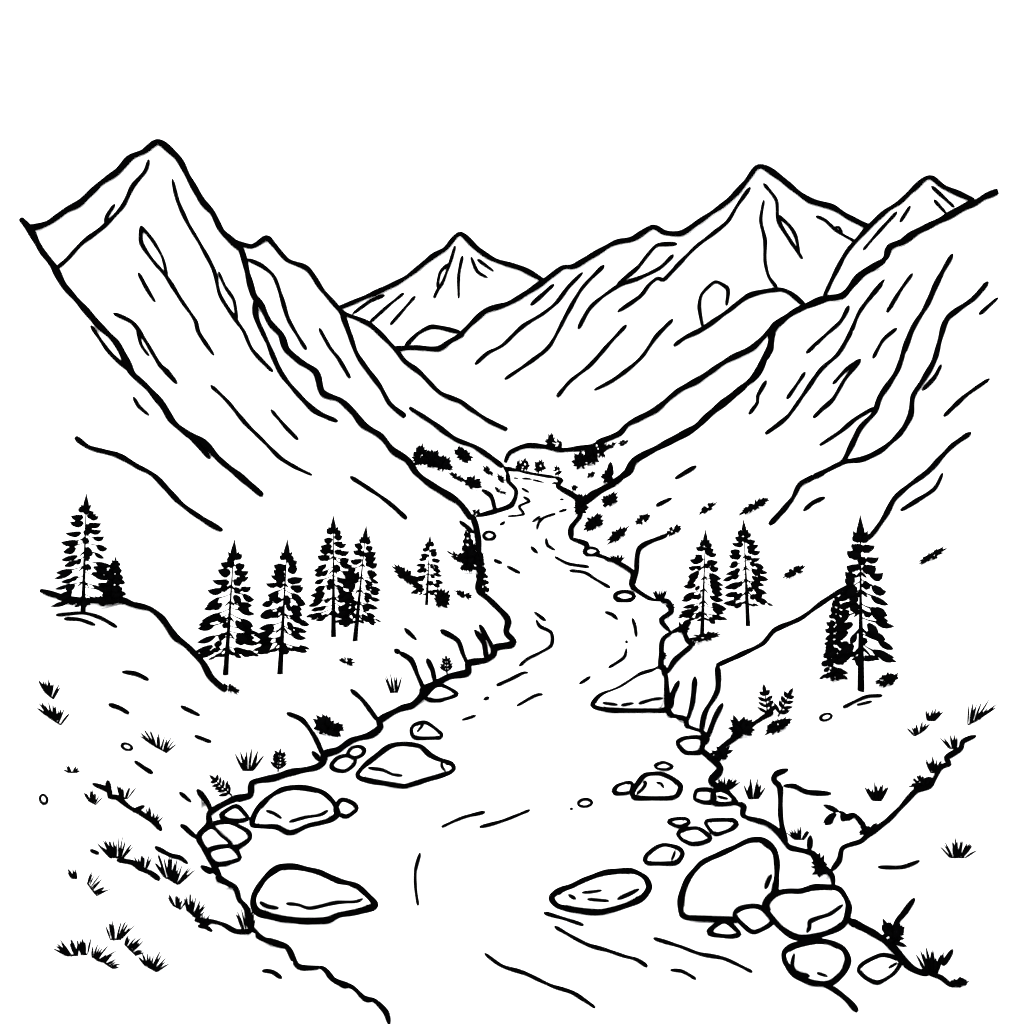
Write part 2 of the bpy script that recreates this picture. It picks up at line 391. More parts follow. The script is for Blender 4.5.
s(2.6,768,140,[(515,288),(440,370),(380,440)],[(568,265),(528,328)],[(655,185),(745,268)],[(665,240),(712,292)])
# right mountain
px(3.5, q(768,140,[(465,560),(370,680),(330,770),(280,855),(210,920),(140,1020)])+[(787,417),(765,434)])
s(3.2,768,140,[(322,665),(290,725),(230,780),(152,853)],[(577,535),(530,600),(475,690)],[(515,752),(460,800),(420,873)],[(918,632),(845,697)],[(692,900),(665,950),(618,1000)],[(370,878),(320,910),(260,975)],[(147,930),(110,985),(75,1035)])
s(4.8,768,140,[(737,458),(680,560),(635,660),(580,750),(545,840),(515,925),(450,1024),(425,1090),(370,1150),(330,1230),(300,1285),(270,1305)],
  [(877,570),(820,635),(720,710),(690,790),(665,880),(620,960),(580,1024),(570,1100),(530,1170),(460,1235),(380,1275),(300,1290),(200,1340),(130,1375),(100,1430),(60,1480),(5,1540)])
px(3.4,[(989,379),(965,396),(944,416)],[(860,360),(845,379),(833,399),(822,409),(813,418)],[(766,381),(758,395),(757,403),(749,414)])
s(3.4,768,400,[(425,30),(350,75),(290,125),(205,182)],[(697,295),(665,355),(590,405),(530,442)],[(225,390),(180,410),(143,442)])
s(4.6,768,400,[(808,132),(740,180),(700,220),(640,285),(560,345),(505,395),(470,460),(430,520),(395,560)])
s(3.4,560,400,[(460,315),(500,290),(543,265)],[(385,423),(420,405),(445,393)])
s(4,560,400,[(430,540),(320,590),(305,690),(290,745)])
# far foothills and shores
s(4.4,380,400,[(490,265),(510,300),(515,330),(545,365),(525,420),(460,445),(385,465)],[(410,360),(445,385),(460,440)])
s(3.2,380,400,[(505,272),(600,295),(700,312)]); s(3.2,380,400,[(320,485),(350,510),(372,530)])
px(5, SH_R1[:8]); px(4.4, SH_R1[7:19]); px(4.6, SH_R2)
s(4.5,600,560,[(370,340),(300,400),(270,450)],[(360,240),(335,270),(350,320),(380,340)],[(285,290),(360,250)],[(315,485),(290,540),(285,590)],[(380,470),(370,570),(350,640)],[(490,575),(460,630),(430,710)],[(470,760),(540,710),(600,665),(660,625),(690,610)])
px(4.8, RN_SIDE); px(6, SH_R3[:8]); px(5, SH_R3[7:])
s(4.8,600,740,[(750,118),(705,135),(695,160),(720,190),(722,300),(735,380),(745,415)]); s(4,600,740,[(735,183),(780,185),(830,208),(925,214)])
s(4,768,740,[(255,520),(285,480),(300,430),(370,405),(400,380),(440,350),(480,320),(530,270),(590,205),(650,180),(690,110),(725,95),(715,70),(770,35),(780,5),(830,-17)],[(345,295),(390,350)],[(300,310),(320,312),(345,295)],[(170,385),(165,440)])
s(3,768,740,[(440,508),(535,508),(605,483)]); px(6.4, RIM); s(3.6,768,740,[(640,935),(690,948),(735,980),(775,955)])
s(4.6,768,740,[(585,635),(545,690),(515,730),(500,800)],[(738,840),(700,900)])
s(5.2,800,880,[(120,715),(190,750),(260,790),(340,855),(410,935)],sc_=1024/144)
s(3,768,560,[(300,590),(360,560),(400,545),(455,542)]); s(2.4,768,560,[(355,580),(415,565)])
# left hill and banks
px(5.4, [(472.5,516)]+SH_L1); px(6, SH_L2)
s(4.2,400,620,[(165,42),(230,80),(250,130),(270,175)],[(300,42),(335,90),(345,155)],[(320,22),(355,80),(375,120)],[(110,158),(130,200),(138,245)],[(0,130),(45,160),(70,220),(95,275)])
s(4.4,180,660,[(685,120),(730,160),(790,240)],[(430,213),(490,240),(540,310),(572,380)],[(70,520),(110,570),(125,610)],[(5,660),(65,710)],[(530,368),(560,400)])
s(3.4,400,620,[(20,35),(65,78)]); s(4,400,620,[(0,130),(-20,120)])
px(5, SH_L3[:11]); px(4.6, SH_L3[9:]); s(4.6,0,660,[(805,825),(870,860)])
s(2.8,0,480,[(225,540),(330,532),(400,550),(467,588)],[(258,555),(320,558),(380,580)])
s(3.4,0,480,[(490,767),(545,775),(595,800)],[(437,897),(480,912),(517,935)],[(725,905),(800,942)])
s(3.2,0,660,[(780,303),(845,328)],[(720,530),(765,568)],[(540,405),(575,430),(610,452)],[(622,748),(680,780),(720,790),(752,815)],[(362,760),(397,775)])
s(3.8,0,660,[(372,495),(435,520),(440,545),(470,550),(520,590),(560,610),(620,650),(645,680)],[(430,485),(437,520)],[(470,800),(530,810),(560,835),(600,850),(640,880)],[(530,605),(575,585)])
s(3.6,200,800,[(-25,548),(0,550),(60,555),(110,570),(165,600),(240,600)],[(285,780),(330,785),(375,815)],sc_=1024/224)
s(2.8,0,800,[(905,575),(940,580),(970,600)],sc_=1024/224)
# river ripples
s(2.2,380,400,[(535,312),(552,316)],[(570,315),(605,318)],[(612,320),(655,331)],[(568,353),(595,370)],[(690,333),(712,335)],[(722,397),(734,400)],
  [(575,388),(597,405),(557,425),(575,455),(545,463),(512,465)],[(499,487),(480,500)],[(745,437),(715,448)],[(700,455),(655,470),(635,490),(628,517)],[(640,465),(610,487)])
s(2.7,380,400,[(665,555),(670,580),(700,600)],[(605,588),(630,612)],[(700,627),(755,655),(835,667)],[(760,682),(820,690),(860,715),(920,750)],[(457,640),(487,652)],[(510,665),(560,692)],[(618,848),(662,882)],[(902,848),(930,858),(950,877)])
s(2.7,400,620,[(545,0),(560,25),(605,50),(605,100),(560,130),(510,155),(478,183)],[(905,115),(895,150),(835,190)],[(760,227),(718,255)],[(512,210),(490,212),(440,237),(385,262)],[(355,310),(335,317)],[(302,382),(247,400)],
  [(570,297),(545,300),(510,318),(468,343)],[(165,828),(250,790),(338,768)],[(318,828),(410,803),(518,760)],[(680,756),(690,754)],[(903,88),(909,86)])
s(2.6,560,400,[(290,875),(300,905),(305,945)])
s(2.6,180,660,[(960,773),(942,840),(942,910),(952,980)])
s(3,600,740,[(215,793),(320,825),(400,855),(500,875),(610,928)],[(282,920),(330,925),(385,957)])
s(3,440,840,[(580,405),(700,440),(800,473)],[(640,482),(740,540),(830,585),(920,610),(1024,645),(1095,665),(1156,705)],[(250,632),(345,700),(470,740),(620,810),(740,850),(865,933)],sc_=1024/184)
for pts, w_ in STROKES: lay(None, pts, w_)

for L in LANDS:
    o = L.mb.build(L.name, smooth=True); tag(o, L.label, L.cat, kind='structure')

# ------------------------------------------------------------------ stones and boulders
def ell(cx, cy, rx, ry, rot=0, n=9):
    return [(cx+rx*math.cos(a)*math.cos(rot)-ry*math.sin(a)*math.sin(rot), cy+rx*math.cos(a)*math.sin(rot)+ry*math.sin(a)*math.cos(rot)) for a in [2*math.pi*i/n for i in range(n)]]
def boulder(name, label, cat, group, pts, w_, cracks=(), cw=2.8, lift=0.0):
    S = smooth(pts, 2.5, True); xs = [p.x for p in S]; ys = [p.y for p in S]
    cx, cy = (min(xs)+max(xs))/2, (min(ys)+max(ys))/2; by = max(ys)
    bx = sum(p.x for p in S if p.y > by-3)/max(1, len([1 for p in S if p.y > by-3]))
    h = hit(bx, by+1.0); D = depth(h[1])*(1-.004-lift)
    W, Hh = max(xs)-min(xs), by-min(ys)
    T = min(W, Hh)*.42*D/F                                   # half thickness of the stone along the view
    cen = O+ray(cx, cy)*D; vd = ray(cx, cy).normalized()
    r = random.Random(int(cx*31+cy)); mb = MB(); vs = []; n = len(S)
    prof = [(-1, .0), (-.92, .38), (-.75, .66), (-.45, .89), (0, .995), (.5, .88), (.85, .55), (1, 0)]
    outline = [O+ray(p.x, p.y)*D for p in S]; ins = max(.45, 1-.9*w_/min(W, Hh))
    vs.append(cen-vd*T); rows = []
    for k, (a, b) in enumerate(prof[1:-1]):
        row = []
        for p in outline:
            j = 1+.02*r.uniform(-1, 1)*(b < .9); row.append(len(vs)); vs.append(cen+(p-cen)*(b*j*ins)+vd*(T*a))
        rows.append(row)
    vs.append(cen+vd*T); fs = []
    for i in range(n): fs.append((0, rows[0][(i+1) % n], rows[0][i])); fs.append((len(vs)-1, rows[-1][i], rows[-1][(i+1) % n]))
    for a, b in zip(rows, rows[1:]):
        for i in range(n): fs.append((a[i], a[(i+1) % n], b[(i+1) % n], b[i]))
    mb.add(vs, fs, STONE); bvh = BVHTree.FromPolygons(vs, fs)
    ww = widths([(p.x, p.y) for p in S], w_*.9, True)
    mb.tube(outline, [D/F*v/2 for v in ww], closed=True)
    for c in cracks: lay(mb, c, cw, bvh, .5)
    base = Vector((cen.x, cen.y, min(v[2] for v in mb.v)))
    o = mb.build_at(name, base); return tag(o, label, cat, group)
RB, LBk, PB = 'boulders in the river', 'small stones along the left shore', 'pebbles on the slopes'
RS = 'small stones near the right shore'
bo = lambda label, pts, w_, cracks=(), cw=2.8, group=RB, name='boulder', cat='boulder', lift=0.0: boulder(name, label, cat, group, pts, w_, cracks, cw, lift)
st = lambda label, pts, w_, cracks=(), group=LBk, cw=2.4, lift=0.0: boulder('stone', label, 'stone', group, pts, w_, cracks, cw, lift)
bo('largest flat boulder lying in the near left of the river, pointed at its right end', q(200,800,[(245,480),(250,430),(300,355),(360,310),(430,305),(540,330),(640,375),(710,390),(760,430),(800,480),(740,505),(640,525),(580,548),(470,552),(360,540),(270,515)],1024/224),6.6,
   [q(200,800,[(270,465),(310,487),(360,495)],1024/224),q(200,800,[(395,473),(450,480),(505,495),(620,470),(710,465),(743,452)],1024/224)])
bo('humped boulder by the left shore with a small stone touching its right end', q(180,660,[(292,660),(305,605),(350,555),(405,520),(470,510),(560,525),(610,565),(630,612),(600,640),(520,660),(440,690),(380,665)]),5.6,
   [q(180,660,[(345,603),(375,613),(405,633)]),q(180,660,[(437,648),(500,630),(560,620),(592,602)])])
bo('wide diamond-shaped boulder, farthest of the three big boulders by the left shore', q(180,660,[(710,458),(735,425),(790,380),(840,345),(890,335),(960,345)])+q(400,620,[(120,540),(160,560),(205,575),(215,595),(195,612),(100,640),(20,665)])+q(180,660,[(880,503),(800,490),(725,475)]),5.4,
   [q(180,660,[(755,432),(810,440),(850,458),(890,463)]),q(400,620,[(165,570),(170,590),(182,605)])])
bo('oval boulder standing alone in the middle of the near river', [(551.5,898),(557,892),(569,887.5),(580,882),(598,875),(612.5,872),(632,871),(645,877.5),(649,887.5),(642.5,897.5),(627.5,905),(610,910),(598,912),(576,910),(558,906)],6.2,
   [q(440,840,[(790,293),(850,288),(900,280)],1024/184),q(440,840,[(820,330),(940,340)],1024/184),q(440,840,[(715,305),(755,328)],1024/184),q(600,740,[(70,637),(120,615),(155,597)])])
bo('long low rock slab jutting from the foot of the right bank cliff', [(592.5,705),(600,696),(620,687.5),(640,675),(655,670),(664,667),(667,690),(666,709),(650,710.5),(625,710.5),(602,709)],5,
   [q(600,560,[(10,572),(70,580)]),q(600,560,[(85,582),(135,573)]),q(600,560,[(155,575),(210,558),(250,553)])],2.4)
bo('huge rounded boulder, tallest of the rocks at the lower right', q(600,740,[(325,690),(325,630),(350,560),(405,495),(500,450),(600,402),(650,402),(695,440),(708,500),(700,600),(665,680),(600,716),(530,718),(440,715),(350,710)]),6.4,
   [q(600,740,[(685,540),(675,560),(662,595)])],3)
bo('wide bowl-shaped boulder with a cracked right side against the right bank', q(600,740,[(660,660),(690,620),(740,605),(800,605),(860,590),(940,590),(970,610),(995,665),(975,735),(900,775),(800,790),(740,765),(690,715)]),6.2,
   [q(768,740,[(298,660),(250,695),(200,712),(168,727),(166,750),(155,770)])],3, lift=.02)
bo('round boulder lowest at the right, below the bowl-shaped one', q(768,740,[(70,890),(65,850),(100,825),(180,805),(240,808),(300,835),(320,880),(300,930),(250,972),(180,970),(110,940)]),6.2,
   [q(768,740,[(105,853),(97,900),(115,930),(165,945)]),q(768,740,[(195,932),(237,945)])],3)
bo('mid-size domed boulder with a curved mark, off the right shore', q(600,560,[(130,930),(160,880),(185,858),(240,855),(290,875),(322,905),(310,940),(280,952),(140,950)]),4.6,
   [q(600,560,[(165,880),(182,892),(170,915),(148,935)]),q(600,560,[(225,890),(245,895),(255,912)])],2.6)
st('small stone touching the right end of the humped left boulder', q(180,660,[(622,605),(640,562),(665,562),(700,580),(705,600),(665,625)]),4.8)
st('triangular stone with a corner facet just above the diamond-shaped boulder', q(400,620,[(45,440),(60,418),(105,412),(165,455),(160,470),(60,470)]),3.8,[q(400,620,[(68,448),(95,415)])])
st('flat wedge stone tucked under the left bank beside the little fern', q(400,620,[(100,308),(140,264),(180,266),(228,295),(200,310),(140,322)]),4)
st('upper stone of the touching pair under the left shore line', q(300,620,[(305,860),(330,820),(380,810),(412,830),(400,860),(350,880)],6.4),3.6)
st('lower, larger stone of the touching pair under the left shore line', q(300,620,[(200,930),(235,890),(300,868),(350,890),(345,925),(290,965),(220,955)],6.4),4)
SW = 'stacked stones at the left shore bend'
st('topmost triangular stone in the stack at the left shore bend', q(180,660,[(165,620),(205,592),(232,588),(272,632),(240,642),(185,637)]),4.2,group=SW)
st('long slanting stone in the middle of the stack at the left shore bend', q(180,660,[(130,662),(190,648),(240,668),(275,690),(278,715),(250,738),(210,745)]),4.6,group=SW)
st('leftmost stone wedged against the bank in the stack at the left shore bend', q(180,660,[(78,705),(122,668),(165,705),(205,742),(155,752),(108,762)]),4.2,group=SW)
st('bottom stone of the stack at the left shore bend', q(180,660,[(112,764),(205,745),(240,790),(225,802),(140,815)]),4.6,group=SW)
st('stone half hidden under the cliff of the right bank', q(600,560,[(312,728),(340,712),(410,713),(402,765),(345,770),(318,748)]),4.4,group=RS)
st('tiny oval stone above the domed boulder off the right shore', q(600,560,[(220,822),(255,810),(290,825),(270,837),(232,835)]),3,group=RS)
st('small stone touching the left side of the domed boulder off the right shore', q(600,560,[(55,925),(68,905),(110,890),(130,897),(118,930),(65,933)]),3.8,group=RS)
st('squarish stone at the right shore under a grass tuft', q(620,760,[(480,250),(488,200),(520,190),(590,198),(598,262),(540,270)],6.4),4.4,group=RS)
st('dark cracked wedge stone at the right shore beside the squarish one', q(620,760,[(600,205),(625,190),(690,215),(738,262),(700,280),(605,275)],6.4),5,[q(620,760,[(625,232),(650,240),(690,248)],6.4)],group=RS)
st('small oval stone, uppermost of the three close together above the huge boulder', q(620,760,[(308,395),(340,380),(420,376),(443,400),(400,422),(350,418)],6.4),3.6,group=RS)
st('four-sided stone, middle of the three close together above the huge boulder', q(620,760,[(372,475),(400,448),(490,435),(540,460),(578,500),(550,522),(460,535),(400,512)],6.4),4.2,group=RS)
st('wedge stone, rightmost of the three close together above the huge boulder', q(620,760,[(547,402),(570,387),(720,385),(745,410),(710,442),(605,472)],6.4),4.2,group=RS)
st('low stone with a split line left of the huge boulder', q(620,760,[(160,640),(175,605),(230,562),(290,542),(370,562),(400,600),(370,650),(320,660),(180,660)],6.4),4.3,[q(620,760,[(352,580),(345,610),(330,640)],6.4)],group=RS)
st('small dark-edged stone under the left foot of the huge boulder', q(600,740,[(435,765),(485,728),(515,732),(557,775),(520,785),(450,777)]),4.6,group=RS,lift=.012)
st('rounded stone wedged between the huge boulder and the bowl-shaped one', q(600,740,[(538,700),(560,675),(610,665),(650,675),(692,725),(620,767),(580,745)]),4.6,group=RS,lift=.025)
st('leaf-shaped stone right of the lowest round boulder, under the bank rim', q(768,740,[(362,920),(380,895),(450,862),(500,868),(530,890),(500,935),(440,968),(390,950)]),4,[q(768,740,[(482,913),(515,892)])],group=RS)
st('small ring-like stone at the far left bend of the river', ell(489.3,535.7,5.6,3.9),3.4,group='small stones in the river')
st('small stone on the right shore line below the far bushes', ell(591.2,551.6,7,3.7),3.4,group='small stones in the river')
st('flat oval stone in the river below the steep right bank notch', ell(624.5,596.2,9.6,4.6),4.2,group='small stones in the river')
st('lone small stone in the open middle of the river', ell(585,803,6.8,3.6,-.1),3,group='small stones in the river')
pb = lambda label, *a, w_=2.4: boulder('pebble', label, 'pebble', PB, ell(*a), w_)
pb('small oval pebble on the left bank between two slope marks', 127,746.7,5.3,2.6,.35)
pb('small upright pebble at the far left of the left bank', 43.7,799.2,3.2,4.6,-.4)
pb('small pebble on the right bank left of the big conifer mound', 826,717,5.8,2.9,-.3)

# ------------------------------------------------------------------ trees
def conifer(label, bx, by, tx, ty, cb, hw, seed, dense=0.0, fat=1.15, trunk=True, n=None, group='tall open conifers', name='conifer_tree', cat='tree', asym=(1, 1)):
    r = random.Random(seed); h = hit(bx, by); P0 = h[1]; D = depth(P0)*(1-.002); k = D/F
    Hh = (by-ty); zb = by-cb; sp, cp = math.sin(PITCH), math.cos(PITCH)
    u0 = (P0-O).dot(UP); b_ = (512-ty)/F; Zt = (b_*D-u0)/(cp+b_*sp); Xt = (tx-512)/F*(D-Zt*sp)-P0.x   # tree top
    lean = Xt/Zt; kz = Zt/Hh
    def pt(x, y, z): return P0+Vector((x*k+lean*z*kz, y*k, z*kz))
    root = bpy.data.objects.new(name, None); C.objects.link(root); root.location = P0; tag(root, label, cat, group)
    cr = MB(); u = Hh/130
    tip = .11*Hh
    cr.tube([pt(0,0,Hh+1-tip*1.25*q_) for q_ in (0, .25, .6, .85, 1)], [q_*u*k for q_ in (.4, 1.4, 3.0, 3.3, 1.2)], LEAFINK, 9)
    for sd in (-1, 1): cr.leaf(pt(sd*1.0*u, 0, Hh-tip*1.35), pt(sd*5.5*u, 0, Hh-tip*.75), 2.0*u*k)
    N = n or 13
    def prof(t): return hw*min(1, (max(t, 0)/.70)**.47)
    for i in range(N):
        t = (i+.6)/N; z = (Hh-tip*.75)-t*(Hh-tip*.75-zb-2*u)
        W = prof(t); tilt_ = r.uniform(-2, 2)*u
        for sd in (-1, 1):
            for m_ in range(2):
                az = r.uniform(-.5, .5) if m_ == 0 else r.choice((-1, 1))*r.uniform(.6, 1.15)
                Wq = W*(asym[0] if sd < 0 else asym[1])*r.uniform(.86, 1.06)*(1 if m_ == 0 else r.uniform(.8, 1.1))
                o1 = Wq; o0 = Wq*(r.uniform(.18, .32) if t < .3 else r.uniform(.36, .55))
                dr = (r.uniform(-.5, 1.5) if t < .4 else r.uniform(2.5, 6.5))*u
                zz = z+(r.uniform(-1.2, 1.2) if m_ == 0 else r.uniform(-.8, .8))*u+tilt_*sd
                cx, cy = sd*math.cos(az), math.sin(az)
                a, b = pt(o0*cx, o0*cy, zz), pt(o1*cx, o1*cy, zz-dr+(1.0*u if t < .4 else 0))
                rr = r.uniform(1.9, 2.7)*u*fat*(1.3 if t < .45 else 1.18)
                cr.leaf(a, b, rr*k, (2.2 if t < .45 else 1.0)*u*k)
                if t > .35 and m_ == 0 and r.random() < .75:      # twig joining the needles to the trunk
                    c0 = pt(0, 0, zz+r.uniform(3, 6)*u); cr.tube([c0, c0.lerp(a, .5)-Vector((0,0,.6*u*k)), a], [.55*u*k, .7*u*k, 1.1*u*k], LEAFINK, 6)
                if dense and r.random() < dense:
                    a, b = pt(o0*cx*.1, o0*cy, zz+2*u), pt(o1*cx*.8, o1*cy*.4, zz-dr*.5); cr.leaf(a, b, rr*1.35*k, 1*u*k)
        if t > .35 and i % 2 == 0 and not dense:          # short sprays against the trunk
            L = (3+7*t)*u
            for sd in (-1, 1): cr.leaf(pt(0, -1, z+L*.5), pt(sd*L*.8, -2, z-L*.35), 1.25*u*k, .5*u*k)
    nb = int(hw*.5)                                         # lowest ring of drooping needles
    for i in range(nb):
        x = hw*(-1+2*(i+.5)/nb)*r.uniform(.95, 1.03); x *= asym[0] if x < 0 else asym[1]
        z = zb+r.uniform(-1, 4)*u; y = r.uniform(-.3, .3)*hw
        sg = 1 if x > 0 else -1
        cr.leaf(pt(x-sg*3*u, y, z+1.5*u), pt(x+sg*4.5*u, y, z-2.0*u), r.uniform(1.3, 1.9)*u*fat*k, .4*u*k)
    o = cr.build('crown', root); o.matrix_parent_inverse.identity()
    me = o.data
    for v in me.vertices: v.co = v.co-P0
    if trunk:
        tb = MB(); zs = [-1, zb, zb+Hh*.12, Hh*.55, Hh*.9]; rs = [2.9, 2.6, 2.1, 1.2, .6]; u = u**.7
        tb.tube([pt(0,0,z)-P0 for z in zs], [v*u*k for v in rs], INK, 10); tb.build('trunk', root)
    return root
conifer('lone conifer standing on the crest at the far left beside a small dark fir', 83,613,85.5,494,604,29,1,fat=1.2,n=13)
conifer('left conifer of the lower pair on the left hillside, leaning slightly right', 225.5,675,234,540,656,30,2,fat=1.25)
conifer('right conifer of the lower pair on the left hillside', 280,674,287,540,650,27,3,fat=1.25)
conifer('taller left conifer of the upper overlapping pair on the left hillside', 333.5,637,333,516,618,25,4,fat=1.25)
conifer('slimmer leaning right conifer of the upper overlapping pair on the left hillside', 355,641,366,526,622,22,5,fat=1.3)
conifer('smallest open conifer on the left hillside, nearest the river', 426.5,605,430,535,593,16,6,fat=1.75,n=10)
conifer('left conifer of the pair above the right river bank', 702,637,706,530,619,23,7,fat=1.3,n=13)
conifer('right conifer of the pair above the right river bank', 748,626,744,520,604,23,8,fat=1.35,n=12)
conifer('tallest conifer, standing alone on the right bank mound', 861,691,861,516,658,29,9, fat=1.15, n=13, asym=(.95,1.08))
FG = 'small dense firs'
conifer('small dense black fir close beside the lone conifer at the far left', 113,606,115,556,602,13,11,dense=1,fat=2.9,trunk=False,n=7,group=FG,name='fir_sapling',cat='small tree')
conifer('narrow dense fir beside the lower left of the tallest conifer', 834,681,837,592,679,13,12,dense=.9,fat=1.5,trunk=False,n=12,group=FG,name='fir_sapling',cat='small tree')
conifer('dark narrow fir on the left river edge below the mountain foot', 469,574,467,526,570,9,13,dense=1,fat=2.9,trunk=False,n=6,group=FG,name='fir_sapling',cat='small tree')
conifer('drooping dark fir lowest on the left river edge', 483,594,480,548,592,7,14,dense=1,fat=2.9,trunk=False,n=6,group=FG,name='fir_sapling',cat='small tree')

# ------------------------------------------------------------------ shrubs, ferns and tufts
def shrub(label, cx, cy, w_, h_, tilt=0, spiky=.5, group='low shrubs on the slopes', name='shrub', seed=None, cat='shrub', dens=16):
    """dense clump: overlapping leaves filling a tilted oval, standing on the slope under it"""
    w_ *= 1.08; h_ *= 1.1
    r = random.Random(seed or int(cx*17+cy*3)); t = R(tilt); ct, stt = math.cos(t), math.sin(t)
    bx, by = cx, cy+h_*.35; h = hit(bx, by) or hit(bx, by+6); P0 = h[1]; D = depth(P0)*.997; k = D/F
    sx = w_/2*abs(ct)
    def pt(a, b, y=0):          # a along the tilt, b across, in pixels from the centre; each leaf stands on the slope under it
        X = a*ct-b*stt; Z = a*stt+b*ct; xx = max(-sx, min(sx, X)); yb = cy-xx*math.tan(t)*.9+h_*.45
        g_ = hit(cx+xx, yb); A = g_[1] if g_ and abs(depth(g_[1])/D-1) < .25 else P0; kk = depth(A)*.997/F
        return A+Vector(((X-xx)*kk, y*kk, max(.2, yb-cy+Z)*kk))
    mb = MB(); n = max(6, int(w_*h_/(dens if min(w_, h_) < 15 or dens < 16 else 30)))
    s_ = max(2.0, min(w_, h_)*.3)
    for i in range(n):
        a = r.uniform(-1, 1); b = r.uniform(-1, 1)
        if a*a+b*b > 1: a *= .6; b *= .6
        a0, b0 = a*w_/2*.6, b*h_/2*.5; ang = math.atan2(b0+h_*.12, a0*.8)+r.uniform(-.5, .5)
        L = s_*r.uniform(.8, 1.5); y = r.uniform(-.35, .35)*h_
        mb.leaf(pt(a0-math.cos(ang)*L*.5, b0-math.sin(ang)*L*.5, y), pt(a0+math.cos(ang)*L, b0+math.sin(ang)*L, y), max(1.75, s_*r.uniform(.36, .5))*k)
    m_ = max(7, int((w_+h_)*.36))
    for i in range(m_):                                     # leaves sticking out all round
        ang = 2*math.pi*(i+r.uniform(-.3, .3))/m_; e = r.uniform(.85, 1.2)
        if math.sin(ang) < -.3: e *= .85
        a1, b1 = math.cos(ang)*w_/2*e, math.sin(ang)*h_/2*e
        mb.leaf(pt(a1*.3, b1*.25, r.uniform(-.2, .2)*h_), pt(a1, b1, r.uniform(-.2, .2)*h_), max(1.05, s_*.36)*k)
    return tag(mb.build_at(name, P0), label, cat, group)
def tuft(label, cx, by, w_, h_, tilt=0, n=None, slope=0, spread=70, thick=1.25, group='grass tufts on the near banks', name='grass_tuft', cat='grass tuft'):
    """fan of pointed blades rising from a short base line; slope = rise of the base line to the right (pixels down)"""
    spread = min(spread, math.degrees(math.asin(min(.95, w_*.4/h_)))); h_ *= 1.2; w_ *= 1.12
    r = random.Random(int(cx*11+by*5)); h = hit(cx, by); P0 = h[1]; k = depth(P0)*.997/F
    n = int(1.35*(n or max(6, int(w_/2.3)))); mb = MB()
    pt = lambda x, z, y=0: P0+Vector((x*k, y*k, (z+.6)*k))
    for i in range(n):
        f = (i+.5)/n*2-1; ang = R(90-f*spread+tilt+r.uniform(-9, 9)); bx = f*w_*.22; bz = -slope*f*.5
        L = h_*r.uniform(.72, 1.08)*(1-.15*abs(f)); y = r.uniform(-.3, .3)*h_
        g_ = hit(cx+bx, by-bz); a = g_[1]+Vector((0, y*.3*k, .5*k)) if g_ and abs(depth(g_[1])/depth(P0)-1) < .2 else pt(bx, bz)
        b = a+Vector((0, y*k, 0))+(pt(bx+math.cos(ang)*L*max(1, w_/(2.2*h_)), bz+math.sin(ang)*L)-pt(bx, bz))
        mb.leaf(a, b, .95*thick*r.uniform(.85, 1.2)*k, -.6*k if abs(f) > .5 else 0)
    gs = [hit(cx+q_*w_*.2, by+slope*q_*.45) for q_ in (-1, 0, 1)]
    if all(g_ and abs(depth(g_[1])/depth(P0)-1) < .2 for g_ in gs): mb.tube([g_[1]+Vector((0, 0, .7*k)) for g_ in gs], [.6*thick*k, 1.0*thick*k, .6*thick*k], LEAFINK, 6)
    return tag(mb.build_at(name, P0), label, cat, group)
def fern(label, bx, by, tx, ty, w_, n=5, thick=1.7, group='ferny sprigs along the banks'):
    h = hit(bx, by); P0 = h[1]; k = depth(P0)*.997/F; r = random.Random(int(bx*3+by))
    dx, dz = tx-bx, by-ty; L = math.hypot(dx, dz); ux, uz = dx/L, dz/L; mb = MB()
    pt = lambda a, b, y=0: P0+Vector(((ux*a+uz*b)*k, y*k, (uz*a-ux*b+.4)*k))
    mb.tube([pt(0,0), pt(L*.5,0), pt(L*.9,0)], [1.1*k, .9*k, .6*k], LEAFINK, 6)
    mb.leaf(pt(L*.72, 0), pt(L*1.02, 0), thick*k)
    for i in range(n):
        a = L*(.12+.72*i/n); ww = w_/2*(1-.45*i/n)
        for sd in (-1, 1):
            mb.leaf(pt(a, sd*.4), pt(a+ww*.75, sd*ww*r.uniform(.85, 1.1), r.uniform(-2, 2)), thick*r.uniform(.95, 1.2)*k)
    return tag(mb.build_at('fern_sprig', P0), label, 'fern', group)

FB = 'distant bushes at the head of the valley'
fb = lambda label, x, y, w_, h_, t: shrub(label, x, y, w_*1.02, h_*1.05, t, dens=15, group=FB, name='bush', cat='bush')
fb('tall first bush at the left end of the dark hedge on the far left foothill', 420,456,13,22,0)
fb('second rounded bush in the dark hedge on the far left foothill', 431,459,17,17,0)
fb('third bush in the dark hedge on the far left foothill', 444,464,15,16,-15)
fb('thin trailing bush low on the far left foothill right of the hedge', 457,477,20,6,-30)
fb('lower dark bush on the far left foothill above the shore', 473,483,17,13,-15)
fb('tilted bush high on the far left foothill', 463,456,19,13,-35)
fb('small bush on the far left foothill under its crest', 488,471,13,7,-45)
fb('tiny bush beside the far left foothill edge', 501,479,12,6,-45)
fb('thin low sprig near the far left shore', 500,491,14,5,-30)
fb('tiny bush where the far left shore meets the mountain foot', 476,512,8,7,0)
fb('left upright bush on top of the rounded valley head hill', 551,442,10,17,-5)
fb('right shorter bush on top of the rounded valley head hill', 558,445,8,13,5)
fb('leftmost upright bush on the face of the valley head hill', 519,466,7,13,-5)
fb('second upright bush on the face of the valley head hill', 525,465,8,14,15)
fb('middle upright bush on the face of the valley head hill', 540,467,11,14,0)
fb('rightmost upright bush on the face of the valley head hill', 557,471,8,13,10)
